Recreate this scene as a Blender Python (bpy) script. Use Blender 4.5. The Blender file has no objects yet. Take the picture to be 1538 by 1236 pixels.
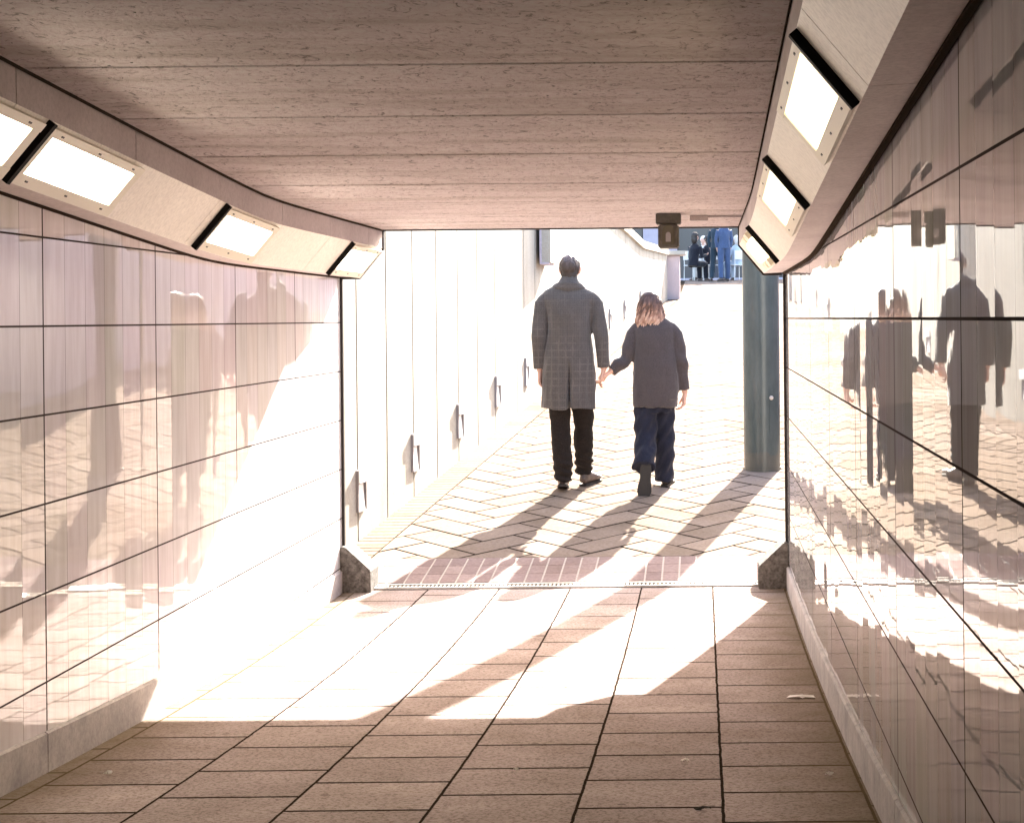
import bpy, bmesh, math, random
from mathutils import Vector, Matrix, noise
random.seed(7)
C = bpy.context.scene.collection
F = 2700.0; RHO = 0.0095; EZ = 1.655; MOUTH = 11.07
XL, XR = -2.226, 0.513            # tiled wall faces
CL, CR = -1.96, 0.23              # where the ceiling meets the cornices
PAL = 0.15                         # cornice slope run
R = math.radians

# ------------------------------------------------------------------ profiles
def floor_z(y):
    d = MOUTH - y
    if d <= 0: return 0.0
    if y > 4.5: return 0.006*d*d
    return 0.006*6.57**2 + 0.079*(4.5-y) if y > 0 else 0.006*6.57**2 + 0.079*4.5
def ceil_z(y):
    t = 8.1 - max(y, -1)
    return EZ + .562 + .031*(t + math.sqrt(t*t + .15)) - .002
def lerp_tab(t, x):
    if x <= t[0][0]: return t[0][1]
    for (a, b), (c, d) in zip(t, t[1:]):
        if x <= c: return b + (d-b)*(x-a)/(c-a)
    return t[-1][1]
RAMP = [(11.07, 0.0), (13, -1.456+EZ), (18, -0.94+EZ), (22, -0.67+EZ), (38, 0.405+EZ), (53, 1.12+EZ), (300, 1.14+EZ)]
def ramp_z(y): return lerp_tab(RAMP, y)
WALLX = [(11.0, -2.528), (18, -1.856), (37.9, -0.73)]
def wall_x(y): return lerp_tab(WALLX, y)
def px(x, y, D):
    """a point D metres in front of the lens seen at photo pixel x, y"""
    a, b = x-1055, y-478
    u, v = a-RHO*b, b+RHO*a
    return Vector((u*D/F, D, EZ - v*D/F))

# ------------------------------------------------------------------ materials
def mat(name, base=(.5,.5,.5), rough=.6, metal=0, spec=.5):
    m = bpy.data.materials.new(name); m.use_nodes = True
    b = m.node_tree.nodes['Principled BSDF']
    b.inputs['Base Color'].default_value = (*base, 1)
    b.inputs['Roughness'].default_value = rough
    b.inputs['Metallic'].default_value = metal
    b.inputs['Specular IOR Level'].default_value = spec
    return m
class N:
    def __init__(s, m): s.t = m.node_tree; s.b = s.t.nodes['Principled BSDF']
    def new(s, kind, **kw):
        n = s.t.nodes.new(kind)
        for k, v in kw.items():
            if k.startswith('i_'):
                key = k[2:].replace('_', ' '); n.inputs[int(key) if key.isdigit() else key].default_value = v
            else: setattr(n, k, v)
        return n
    def l(s, a, b): s.t.links.new(a, b)
    def math(s, op, a, b=None, c=None):
        n = s.t.nodes.new('ShaderNodeMath'); n.operation = op
        for i, v in enumerate((a, b, c)):
            if v is None: continue
            if isinstance(v, (int, float)): n.inputs[i].default_value = v
            else: s.l(v, n.inputs[i])
        return n.outputs[0]
    def pos(s):
        return s.new('ShaderNodeNewGeometry').outputs['Position']
    def obj(s):
        return s.new('ShaderNodeTexCoord').outputs['Object']
    def mapping(s, v, scale=(1,1,1), rot=(0,0,0), loc=(0,0,0)):
        n = s.new('ShaderNodeMapping'); s.l(v, n.inputs[0])
        n.inputs['Scale'].default_value = scale; n.inputs['Rotation'].default_value = rot; n.inputs['Location'].default_value = loc
        return n.outputs[0]
    def noise(s, v, scale, detail=5, rough=.6, color=False, dist=0):
        n = s.new('ShaderNodeTexNoise'); s.l(v, n.inputs['Vector'])
        n.inputs['Scale'].default_value = scale; n.inputs['Detail'].default_value = detail
        n.inputs['Roughness'].default_value = rough; n.inputs['Distortion'].default_value = dist
        return n.outputs['Color' if color else 'Fac']
    def ramp(s, f, stops):
        n = s.new('ShaderNodeValToRGB'); s.l(f, n.inputs[0]); e = n.color_ramp.elements
        while len(e) < len(stops): e.new(.5)
        for q, (p, c) in zip(e, stops):
            q.position = p; q.color = (*c, 1) if len(c) == 3 else c
        return n.outputs[0]
    def mix(s, f, a, b, blend='MIX'):
        n = s.new('ShaderNodeMix', data_type='RGBA', blend_type=blend)
        for i, v in ((0, f), (6, a), (7, b)):
            if isinstance(v, tuple): n.inputs[i].default_value = (*v, 1)
            elif isinstance(v, (int, float)): n.inputs[i].default_value = v
            else: s.l(v, n.inputs[i])
        return n.outputs[2]
    def bump(s, h, strength=.3, dist=.01, normal=None):
        n = s.new('ShaderNodeBump'); s.l(h, n.inputs['Height'])
        n.inputs['Strength'].default_value = strength; n.inputs['Distance'].default_value = dist
        if normal is not None: s.l(normal, n.inputs['Normal'])
        return n.outputs[0]
    def color(s, c): s.l(c, s.b.inputs['Base Color'])
    def normal(s, c): s.l(c, s.b.inputs['Normal'])
def rgb(r, g, b, k=1): return (r*k, g*k, b*k)

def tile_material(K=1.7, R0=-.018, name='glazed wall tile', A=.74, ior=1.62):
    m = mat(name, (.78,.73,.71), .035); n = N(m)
    sx = n.new('ShaderNodeSeparateXYZ'); n.l(n.pos(), sx.inputs[0])
    Y, Z = sx.outputs[1], sx.outputs[2]
    u = n.math('DIVIDE', n.math('SUBTRACT', Y, MOUTH), 1.25/6)
    v = n.math('DIVIDE', n.math('SUBTRACT', Z, EZ-.006), .3)
    ui, vi = n.math('FLOOR', u), n.math('FLOOR', v)
    def edge(x, period):   # metres to the nearest joint
        f = n.math('FRACT', x)
        return n.math('MULTIPLY', n.math('MINIMUM', f, n.math('SUBTRACT', 1, f)), period)
    eu, ev = edge(u, 1.25/6), edge(v, .3)
    ep = edge(n.math('DIVIDE', u, 6), 1.25)
    thin = n.math('LESS_THAN', eu, .0020)
    hor = n.math('LESS_THAN', ev, .0034)
    thick = n.math('LESS_THAN', ep, .0058)
    dark = n.math('MAXIMUM', hor, thick)
    # grime streaks running down
    st = n.noise(n.mapping(n.pos(), (1, 6, .7)), 3, 6, .6)
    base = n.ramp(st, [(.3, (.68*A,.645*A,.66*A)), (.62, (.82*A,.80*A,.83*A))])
    cn = n.new('ShaderNodeCombineXYZ'); n.l(ui, cn.inputs[0]); n.l(vi, cn.inputs[1])
    wn = n.new('ShaderNodeTexWhiteNoise', noise_dimensions='3D'); n.l(cn.outputs[0], wn.inputs['Vector'])
    base = n.mix(.10, base, wn.outputs['Color'], 'SOFT_LIGHT')
    base = n.mix(n.math('MULTIPLY', thin, .7), base, (.13,.105,.10))
    base = n.mix(dark, base, (.06,.05,.05))
    n.color(base)
    rr = n.math('ADD', n.math('MULTIPLY', n.noise(n.mapping(n.pos(), (1, 1, .4)), 5, 5), .07), -.005+R0)
    n.l(n.math('MAXIMUM', n.math('MULTIPLY', dark, .6), rr), n.b.inputs['Roughness'])
    # every tile is set a hair out of true, so its reflection steps
    wc = n.new('ShaderNodeTexWhiteNoise', noise_dimensions='1D'); n.l(ui, wc.inputs['W'])
    def centred(c, k):
        a = n.new('ShaderNodeVectorMath', operation='SUBTRACT'); n.l(c, a.inputs[0]); a.inputs[1].default_value = (.5,.5,.5)
        b = n.new('ShaderNodeVectorMath', operation='MULTIPLY'); n.l(a.outputs[0], b.inputs[0]); b.inputs[1].default_value = k
        return b.outputs[0]
    g = n.new('ShaderNodeNewGeometry').outputs['Normal']
    acc = g
    for q in (centred(wc.outputs['Color'], (0,.0085*K,.010*K)), centred(wn.outputs['Color'], (0,.0016*K,.0022*K)),
              centred(n.noise(n.mapping(n.pos(), (1, 7, 1.1)), 1.3, 2, color=True), (0,.0035*K,.0008*K))):
        a = n.new('ShaderNodeVectorMath', operation='ADD'); n.l(acc, a.inputs[0]); n.l(q, a.inputs[1]); acc = a.outputs[0]
    nz = n.new('ShaderNodeVectorMath', operation='NORMALIZE'); n.l(acc, nz.inputs[0])
    n.normal(nz.outputs[0]); n.b.inputs['IOR'].default_value = ior
    n.l(n.math('MULTIPLY', n.math('SUBTRACT', 1, dark), .5), n.b.inputs['Specular IOR Level'])
    return m

def slab_material():
    m = mat('textured floor slab', (.4,.33,.31), .9, spec=0); n = N(m)
    sx = n.new('ShaderNodeSeparateXYZ'); n.l(n.pos(), sx.inputs[0])
    wob = n.noise(n.pos(), 9, 3)
    cb = n.new('ShaderNodeCombineXYZ')
    wv = n.math('MULTIPLY', n.math('SUBTRACT', wob, .5), .008)
    n.l(n.math('ADD', n.math('ADD', sx.outputs[1], 20.06), wv), cb.inputs[0])
    n.l(n.math('MULTIPLY', n.math('ADD', n.math('SUBTRACT', sx.outputs[0], .048-.4385*20), wv), 2.1), cb.inputs[1])
    br = n.new('ShaderNodeTexBrick', offset=.5, offset_frequency=2, squash=1, squash_frequency=1)
    n.l(cb.outputs[0], br.inputs['Vector'])
    br.inputs['Scale'].default_value = 1; br.inputs['Brick Width'].default_value = .4385; br.inputs['Row Height'].default_value = .4385*2.1
    br.inputs['Mortar Size'].default_value = .0115; br.inputs['Mortar Smooth'].default_value = .25; br.inputs['Bias'].default_value = 0
    br.inputs['Color1'].default_value = (.455,.38,.37,1); br.inputs['Color2'].default_value = (.55,.465,.45,1)
    br.inputs['Mortar'].default_value = (.045,.034,.028,1)
    blot = n.noise(n.pos(), 2.2, 6, .65)
    c = n.mix(.85, br.outputs['Color'], n.ramp(blot, [(.3, (.62,.6,.56)), (.7, (1,1,1))]), 'MULTIPLY')
    sp = n.noise(n.pos(), 75, 4, .75)
    c = n.mix(.8, c, n.ramp(sp, [(.38, (.44,.42,.40)), (.53, (1,1,1))]), 'MULTIPLY')
    gum = n.new('ShaderNodeTexVoronoi'); n.l(n.pos(), gum.inputs['Vector']); gum.inputs['Scale'].default_value = 4.2
    gs = n.math('ADD', gum.outputs['Distance'], n.math('MULTIPLY', n.noise(n.pos(), 30, 2), .03))
    c = n.mix(n.math('MULTIPLY', n.math('LESS_THAN', gs, .072), .5), c, (.10,.085,.075))
    # grime along each wall foot, widened and browned to paint in floor shade
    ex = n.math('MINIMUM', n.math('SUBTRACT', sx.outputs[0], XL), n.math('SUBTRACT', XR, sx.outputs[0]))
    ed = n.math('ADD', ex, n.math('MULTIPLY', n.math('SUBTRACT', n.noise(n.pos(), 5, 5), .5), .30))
    dirt_shade = n.ramp(ed, [(.0, (1,1,1)), (.38, (0,0,0))])
    c = n.mix(n.math('MULTIPLY', dirt_shade, .75), c, (.15,.115,.07))
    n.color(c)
    h = n.math('ADD', n.math('MULTIPLY', n.noise(n.pos(), 55, 4, .7), .35), n.math('MULTIPLY', n.math('SUBTRACT', 1, br.outputs['Fac']), .9))
    n.normal(n.bump(h, .75, .008))
    return m

def ceiling_material():
    m = mat('board marked concrete', (.5,.4,.37), .95, spec=.1); n = N(m)
    p = n.pos()
    a = n.noise(n.mapping(p, (6, 4.6, 6)), 3.4, 10, .74, dist=1.9)
    b = n.noise(n.mapping(p, (.5, 3.5, 3)), 2.0, 5, .6)
    c = n.ramp(a, [(.36, (.36,.29,.27)), (.45, (.88,.75,.74)), (.6, (.95,.86,.84))])
    c = n.mix(.6, c, n.ramp(b, [(.34, (.70,.67,.62)), (.52, (1,1,1))]), 'MULTIPLY')
    pit = n.noise(p, 26, 2, .5)
    c = n.mix(n.math('GREATER_THAN', pit, .765), c, (.05,.04,.04))
    n.color(c)
    f = n.noise(n.mapping(p, (6, 4.5, 5)), 5, 8, .75, dist=1.8)
    n.normal(n.bump(n.math('ADD', f, n.math('MULTIPLY', a, .8)), 1.0, .035))
    return m

def concrete(name, c0, c1, scale=2.5, rough=.8, bump=.25, fine=60, streak=False):
    m = mat(name, c1, rough, spec=.5 if rough < .7 else .1); n = N(m); p = n.pos()
    q = n.mapping(p, (1.5, 1.5, .35)) if streak else p
    c = n.ramp(n.noise(q, scale, 7, .65), [(.3, c0), (.66, c1)])
    c = n.mix(.45, c, n.ramp(n.noise(p, fine, 3, .7), [(.3, (.55,.55,.55)), (.6, (1,1,1))]), 'MULTIPLY')
    n.color(c); n.normal(n.bump(n.noise(p, fine, 4, .7), bump, .006))
    return m
def cloth(name, c0, c1, check=None, fuzz=220, amp=.5, sheen=.3):
    m = mat(name, c1, .92, spec=.15); n = N(m); p = n.obj()
    c = n.ramp(n.noise(p, fuzz, 3, .7), [(.3, c0), (.7, c1)])
    c = n.mix(.5, c, n.ramp(n.noise(p, 9, 4), [(.3, (.7,.7,.7)), (.7, (1,1,1))]), 'MULTIPLY')
    if check:
        sx = n.new('ShaderNodeSeparateXYZ'); n.l(p, sx.inputs[0])
        def line(v, per, w):
            f = n.math('FRACT', n.math('DIVIDE', v, per)); return n.math('LESS_THAN', f, w)
        g = n.math('MAXIMUM', line(n.math('ADD', sx.outputs[0], n.math('MULTIPLY', n.noise(p, 7, 2), .03)), .055, .22), line(sx.outputs[2], .055, .22))
        brk = n.ramp(n.noise(p, 6, 4), [(.38, (0,0,0)), (.62, (1,1,1))])
        c = n.mix(n.math('MULTIPLY', n.math('MULTIPLY', g, .20), brk), c, check)
        g2 = n.math('MAXIMUM', line(sx.outputs[0], .0137, .3), line(sx.outputs[2], .0137, .3))
        c = n.mix(n.math('MULTIPLY', g2, .14), c, check)
    n.color(c); n.normal(n.bump(n.noise(p, fuzz, 3, .6), amp, .004))
    n.b.inputs['Sheen Weight'].default_value = sheen
    return m

M = dict(
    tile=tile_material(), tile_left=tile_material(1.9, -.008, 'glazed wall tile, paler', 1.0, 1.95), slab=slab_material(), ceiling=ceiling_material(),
    skirting=concrete('grey stone skirting', (.33,.31,.32), (.56,.52,.51), 6),
    rampwall=concrete('white painted concrete panel', (.33,.305,.262), (.47,.445,.40), 1.3, .85, .15, streak=True),
    pinkwall=concrete('pinkish render', (.46,.38,.40), (.6,.5,.52), 1.2, streak=True),
    guard=concrete('dark rough granite', (.05,.045,.04), (.22,.20,.185), 30, .85, .9, 90),
    paver=None, fascia=concrete('grey fascia', (.42,.36,.36), (.52,.46,.46), 3, .6, .1),
    panel=concrete('cream enamel panel', (.82,.78,.70), (.90,.86,.78), 2, .42, .05),
    black=mat('plain dull black', (.008,.007,.007), .7, spec=.1), trim=mat('dark steel trim', (.03,.025,.025), .45, .6),
    joint=mat('joint filler', (.05,.038,.030), .95, spec=0), fitting=mat('cream lamp frame', (.74,.70,.58), .4),
    glass_dark=mat('dark shop glass', (.05,.055,.075), .12), white=mat('white painted metal', (.8,.8,.8), .35),
    lavender=concrete('lavender render', (.42,.38,.46), (.52,.48,.56), 2),
    roof=concrete('grey concrete', (.3,.29,.28), (.42,.41,.4)),
    ground=concrete('street paving', (.3,.27,.25), (.42,.39,.36), 3),
    skin=mat('skin', (.62,.38,.30), .5), grate=mat('worn steel grate', (.50,.47,.45), .4, .5),
    camera_box=concrete('dark grey cast housing', (.05,.045,.04), (.11,.10,.085), 20, .6),
    lens=mat('smoked lens window', (.10,.09,.07), .15), hardware=mat('zinc housing', (.26,.24,.25), .7, .0),
    tan=concrete('tan timber', (.42,.26,.20), (.55,.36,.28), 8),
    litter=mat('white litter', (.88,.84,.80), .8), soot=mat('dark litter', (.03,.025,.02), .8),
    soffit=concrete('pale pink soffit', (.66,.57,.56), (.78,.70,.68), 3, .6, .1), lamp=None)
def lamp_mat(name, col, s):
    m = mat(name, (.8,.78,.7), .4); n = N(m)
    n.b.inputs['Emission Color'].default_value = (*col, 1); n.b.inputs['Emission Strength'].default_value = s
    return m
M['lamp'] = lamp_mat('lit diffuser', (1,.90,.72), 2.2)
M['lamp_warm'] = lamp_mat('lit warm diffuser', (1,.84,.50), .55)
def paver_mat(name, c0, c1, c2):
    m = mat(name, c1, .9, spec=0); n = N(m); g = n.new('ShaderNodeNewGeometry')
    c = n.ramp(g.outputs['Random Per Island'], [(0, c0), (.5, c1), (1, c2)])
    c = n.mix(.6, c, n.ramp(n.noise(n.pos(), 40, 4, .7), [(.3, (.6,.58,.56)), (.6, (1,1,1))]), 'MULTIPLY')
    c = n.mix(.6, c, n.ramp(n.noise(n.pos(), 1.1, 5, .6), [(.35, (.72,.68,.60)), (.6, (1,1,1))]), 'MULTIPLY')
    n.color(c); n.normal(n.bump(n.noise(n.pos(), 60, 3), .4, .004)); return m
M['paver'] = paver_mat('buff concrete paver', (.255,.205,.172), (.295,.237,.20), (.335,.27,.228))
M['block'] = paver_mat('plum clay block', (.29,.225,.22), (.34,.265,.26), (.39,.31,.30))
M['mortar'] = concrete('pale mortar', (.42,.37,.34), (.52,.47,.43), 30)
def column_mat():
    m = mat('teal painted steel', (.055,.10,.10), .27); n = N(m)
    c = n.ramp(n.noise(n.mapping(n.obj(), (1,1,.3)), 9, 6, .7), [(.3, (.040,.058,.060)), (.7, (.070,.092,.096))])
    sx = n.new('ShaderNodeSeparateXYZ'); n.l(n.obj(), sx.inputs[0])
    zz = n.math('ADD', sx.outputs[2], n.math('MULTIPLY', n.noise(n.obj(), 12, 5), -.22))
    c = n.mix(n.ramp(zz, [(0, (.45,.45,.45)), (.05, (0,0,0))]), c, (.10,.09,.075))
    n.color(c); n.normal(n.bump(n.noise(n.obj(), 160, 3), .25, .002)); return m
M['column'] = column_mat()

# ------------------------------------------------------------------ object helpers
def tag(o, label=None, cat=None, group=None, kind=None):
    for k, v in (('label', label), ('category', cat), ('group', group), ('kind', kind)):
        if v: o[k] = v
    return o
def obj(name, bm, m, parent=None, smooth=False):
    bmesh.ops.recalc_face_normals(bm, faces=bm.faces)
    me = bpy.data.meshes.new(name); bm.to_mesh(me); bm.free()
    for p in me.polygons: p.use_smooth = smooth
    o = bpy.data.objects.new(name, me); C.objects.link(o)
    if m: me.materials.append(m)
    if parent:
        o.parent = parent; o.matrix_parent_inverse = Matrix.Identity(4)
        if parent.get('_w') is None: pass
        # geometry is authored in world space for static things: subtract the chain of parent offsets
    return o
def empty(name, loc, label, cat, group=None, rz=0):
    o = bpy.data.objects.new(name, None); C.objects.link(o); o.location = loc; o.rotation_euler = (0,0,rz); o.empty_display_size = .1
    return tag(o, label, cat, group)
def part(name, bm, m, root, smooth=False):
    """mesh authored in world space, parented to a root standing anywhere (possibly a nested part)"""
    off = Vector((0,0,0)); r = root
    while r is not None: off += r.location; r = r.parent
    bmesh.ops.translate(bm, verts=bm.verts, vec=-off)
    return obj(name, bm, m, root, smooth)
def nb(): return bmesh.new()
def quad(bm, *p): return bm.faces.new([bm.verts.new(q) for q in p])
def box(bm, lo, hi, bev=0):
    r = bmesh.ops.create_cube(bm, size=1); vs = r['verts']
    for v in vs:
        v.co = Vector([lo[i] + (v.co[i]+.5)*(hi[i]-lo[i]) for i in range(3)])
    if bev:
        es = {e for v in vs for e in v.link_edges}
        bmesh.ops.bevel(bm, geom=list(es), offset=bev, segments=2, affect='EDGES')
def prism(bm, pts, a, b, axis):
    """polygon pts (2-D) extruded from a to b along axis 0/1/2"""
    def P(p, t): q = [p[0], p[1]]; q.insert(axis, t); return Vector(q)
    A = [bm.verts.new(P(p, a)) for p in pts]; B = [bm.verts.new(P(p, b)) for p in pts]
    bm.faces.new(A); bm.faces.new(B[::-1]); n = len(pts)
    for i in range(n): bm.faces.new((A[i], B[i], B[(i+1)%n], A[(i+1)%n]))
def obox(bm, o, ax, ay, az, lo, hi):
    """box in an oblique frame"""
    vs = []
    for z in (lo[2], hi[2]):
        for x, y in ((lo[0],lo[1]),(hi[0],lo[1]),(hi[0],hi[1]),(lo[0],hi[1])):
            vs.append(bm.verts.new(o + ax*x + ay*y + az*z))
    for f in ((0,1,2,3),(7,6,5,4),(0,4,5,1),(1,5,6,2),(2,6,7,3),(3,7,4,0)): bm.faces.new([vs[i] for i in f])
def loft(bm, pts, n=20, side=Vector((1,0,0))):
    """closed tube; pts = (x,y,z,r_side,r_other)"""
    P = [Vector(p[:3]) for p in pts]; rings = []
    for i, p in enumerate(pts):
        t = (P[min(i+1, len(P)-1)] - P[max(i-1, 0)])
        t = t.normalized() if t.length > 1e-9 else Vector((0,0,1))
        s = side - t*side.dot(t)
        if s.length < .1: s = Vector((0,1,0)) - t*t.y
        s.normalize(); o = t.cross(s)
        ra, rb = p[3], (p[4] if len(p) > 4 else p[3])
        rings.append([bm.verts.new(P[i] + s*ra*math.cos(k*2*math.pi/n) + o*rb*math.sin(k*2*math.pi/n)) for k in range(n)])
    for a, b in zip(rings, rings[1:]):
        for k in range(n): bm.faces.new((a[k], a[(k+1)%n], b[(k+1)%n], b[k]))
    bm.faces.new(rings[0][::-1]); bm.faces.new(rings[-1])
def ball(bm, c, r, seg=20):
    res = bmesh.ops.create_uvsphere(bm, u_segments=seg, v_segments=seg//2, radius=1)
    for v in res['verts']: v.co = Vector(c) + Vector((v.co.x*r[0], v.co.y*r[1], v.co.z*r[2]))
def remesh(bm, voxel, smooth=2):
    bmesh.ops.recalc_face_normals(bm, faces=bm.faces)
    me = bpy.data.meshes.new('tmp'); bm.to_mesh(me); bm.free()
    o = bpy.data.objects.new('tmp', me); C.objects.link(o)
    md = o.modifiers.new('r', 'REMESH'); md.mode = 'VOXEL'; md.voxel_size = voxel
    dg = bpy.context.evaluated_depsgraph_get(); dg.update()
    m2 = bpy.data.meshes.new_from_object(o.evaluated_get(dg))
    bpy.data.objects.remove(o); bpy.data.meshes.remove(me)
    b = nb(); b.from_mesh(m2); bpy.data.meshes.remove(m2)
    for _ in range(smooth): bmesh.ops.smooth_vert(b, verts=b.verts, factor=.5, use_axis_x=True, use_axis_y=True, use_axis_z=True)
    return b

# ------------------------------------------------------------------ ground surfaces
def strip(bm, ys, xa, xb, zf, dz=0):
    prev = None
    for y in ys:
        a = bm.verts.new((xa(y) if callable(xa) else xa, y, zf(y)+dz)); b = bm.verts.new((xb, y, zf(y)+dz))
        if prev: bm.faces.new((prev[0], prev[1], b, a))
        prev = (a, b)
BACK = -9.0
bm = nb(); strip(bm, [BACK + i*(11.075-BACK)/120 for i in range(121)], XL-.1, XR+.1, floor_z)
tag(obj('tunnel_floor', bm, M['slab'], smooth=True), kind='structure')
RX = 3.0
bm = nb(); strip(bm, [11.075+i*.5 for i in range(0, 84)]+[53.0], lambda y: wall_x(y)-.3, RX+.3, ramp_z, -.006)
tag(obj('ramp_base', bm, M['joint']), kind='structure')
# herringbone pavers
def clip(poly, a, b, c):          # keep a*x+b*y+c >= 0
    out = []
    for i in range(len(poly)):
        p, q = poly[i], poly[(i+1) % len(poly)]
        dp, dq = a*p[0]+b*p[1]+c, a*q[0]+b*q[1]+c
        if dp >= 0: out.append(p)
        if dp*dq < 0:
            t = dp/(dp-dq); out.append((p[0]+(q[0]-p[0])*t, p[1]+(q[1]-p[1])*t))
    return out
bm = nb(); W = .27; g = .0095; s2 = math.sqrt(.5)
rng = random.Random(3)
for k in range(-130, 200):
    for j in range(-60, 70):
        for (x0, y0, w, h) in ((0,0,2,1), (2,-1,1,2)):
            X0, Y0 = x0+k+4*j, y0+k
            cx, cy = (X0+w/2)*W, (Y0+h/2)*W
            wx, wy = (cx-cy)*s2, (cx+cy)*s2 + 11.6
            if not (11.5 < wy < 53.4 and -2.9 < wx < RX+.4): continue
            dz = rng.uniform(-.0012, .0012)
            rect = [(X0*W+g, Y0*W+g), ((X0+w)*W-g, Y0*W+g), ((X0+w)*W-g, (Y0+h)*W-g), (X0*W+g, (Y0+h)*W-g)]
            poly = [((a-b)*s2, (a+b)*s2+11.6) for a, b in rect]
            sl = .096 if wy < 18 else .0566
            off = wall_x(wy) - sl*wy + .235
            poly = clip(poly, 1, -sl, -off); poly = clip(poly, -1, 0, RX) if poly else poly
            poly = clip(poly, 0, 1, -11.89) if poly else poly; poly = clip(poly, 0, -1, 53.3) if poly else poly
            if len(poly) < 3: continue
            try: bm.faces.new([bm.verts.new((a, b, ramp_z(b)+dz+.002)) for a, b in poly])
            except ValueError: pass
# soldier course along the foot of the left wall
y = 11.9
while y < 37.5:
    xa = wall_x(y)
    quad(bm, (xa+.004, y+g, ramp_z(y+g)+.002), (xa+.226, y+g, ramp_z(y+g)+.002), (wall_x(y+.1)+.226, y+.1-g, ramp_z(y+.1)+.002), (wall_x(y+.1)+.004, y+.1-g, ramp_z(y+.1)+.002))
    y += .1
tag(obj('ramp_paving', bm, M['paver']), kind='structure')
bm = nb()
for i in range(52):
    for j in range(3):
        x0 = -2.42 + i*.1075; y0 = 11.235 + j*.216
        box(bm, (x0+.006, y0+.004, ramp_z(y0)-.03), (x0+.1015, y0+.212, ramp_z(y0+.1)+.004))
for v in bm.verts:
    if v.co.z > ramp_z(v.co.y)-.02: v.co.z = ramp_z(v.co.y)+.003
tag(obj('block_paving_band', bm, M['block']), kind='structure')
bm = nb(); strip(bm, [11.23, 11.4, 11.6, 11.885], -2.45, RX, ramp_z, 0.0)
tag(obj('mortar_bed', bm, M['mortar']), kind='structure')

# street level ground round the cutting
SZ = ramp_z(53)
bm = nb()
xs = [-400, -3.3, 3.3, 400]; ysg = [-400, MOUTH+.35, 53.0, 500]
for i in range(3):
    for j in range(3):
        if i == 1 and j == 1: continue
        quad(bm, (xs[i], ysg[j], SZ), (xs[i+1], ysg[j], SZ), (xs[i+1], ysg[j+1], SZ), (xs[i], ysg[j+1], SZ))
bmesh.ops.remove_doubles(bm, verts=bm.verts, dist=.001)
tag(obj('street_ground', bm, M['ground']), kind='structure')

# ------------------------------------------------------------------ drain
r = empty('drain_channel', (-.85, 11.15, 0), 'narrow slotted steel drain running across the floor at the tunnel mouth', 'drain')
bm = nb(); quad(bm, (-2.05, 11.10, .004), (.36, 11.10, .004), (.36, 11.2, .006), (-2.05, 11.2, .006)); part('channel', bm, M['black'], r)
bm = nb()
box(bm, (-2.05, 11.085, .0), (.36, 11.112, .012)); box(bm, (-2.05, 11.188, .0), (.36, 11.225, .016))
for i in range(96):
    x = -2.05 + i*.0252; box(bm, (x, 11.110, .0), (x+.0135, 11.190, .012))
part('grate', bm, M['grate'], r)

# ------------------------------------------------------------------ tiled walls
def tiled_wall(sign, X, label):
    r = empty('tiled_wall', (X, 1, 0), label, 'wall')
    bm = nb(); o = X + sign*.3
    lo, hi = (min(X, o), BACK, -.4), (max(X, o), MOUTH-.03, 3.2)
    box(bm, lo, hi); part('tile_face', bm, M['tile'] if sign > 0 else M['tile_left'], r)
    # skirting follows the floor, in lengths with open joints
    bm = nb(); y = MOUTH-.035; k = 0
    while y > BACK+1.3:
        y1 = y-1.25; n = 4
        for q in range(n):
            a = y - (y-y1-.008)*q/n; b = y - (y-y1-.008)*(q+1)/n
            for (t0, t1) in ((.0, .135),):
                A = [(X, floor_z(a)-.05), (X-sign*.014, floor_z(a)-.05), (X-sign*.014, floor_z(a)+t1-.006), (X-sign*.006, floor_z(a)+t1), (X, floor_z(a)+t1)]
                B = [(X, floor_z(b)-.05), (X-sign*.014, floor_z(b)-.05), (X-sign*.014, floor_z(b)+t1-.006), (X-sign*.006, floor_z(b)+t1), (X, floor_z(b)+t1)]
                va = [bm.verts.new((p[0], a, p[1])) for p in A]; vb = [bm.verts.new((p[0], b, p[1])) for p in B]
                for i in range(5): bm.faces.new((va[i], va[(i+1)%5], vb[(i+1)%5], vb[i]))
                if q == 0: bm.faces.new(va)
                if q == n-1: bm.faces.new(vb[::-1])
        y = y1
    part('skirting', bm, M['skirting'], r)
    bm = nb(); box(bm, (min(X-sign*.016, o), MOUTH-.03, -.3), (max(X-sign*.016, o), MOUTH, 2.0)); part('edge_trim', bm, M['trim'], r)
    return r
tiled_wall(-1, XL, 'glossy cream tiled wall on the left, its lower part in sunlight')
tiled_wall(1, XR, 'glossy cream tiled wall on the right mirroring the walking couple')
for sgn, X, lab in ((1, XL, 'dark chamfered stone guard block at the foot of the left tiled wall'), (-1, XR, 'dark chamfered stone guard block at the foot of the right tiled wall')):
    bm = nb(); w = .185
    prism(bm, [(X+sgn*.001, -.02), (X+sgn*w, -.02), (X+sgn*w, .135), (X+sgn*.028, .28), (X+sgn*.001, .28)], MOUTH-.10, MOUTH+.17, 1)
    bmesh.ops.bevel(bm, geom=bm.edges[:], offset=.006, segments=2, affect='EDGES')
    tag(obj('guard_stone', bm, M['guard']), lab, 'guard stone', 'stone guards at the tunnel mouth')

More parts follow.
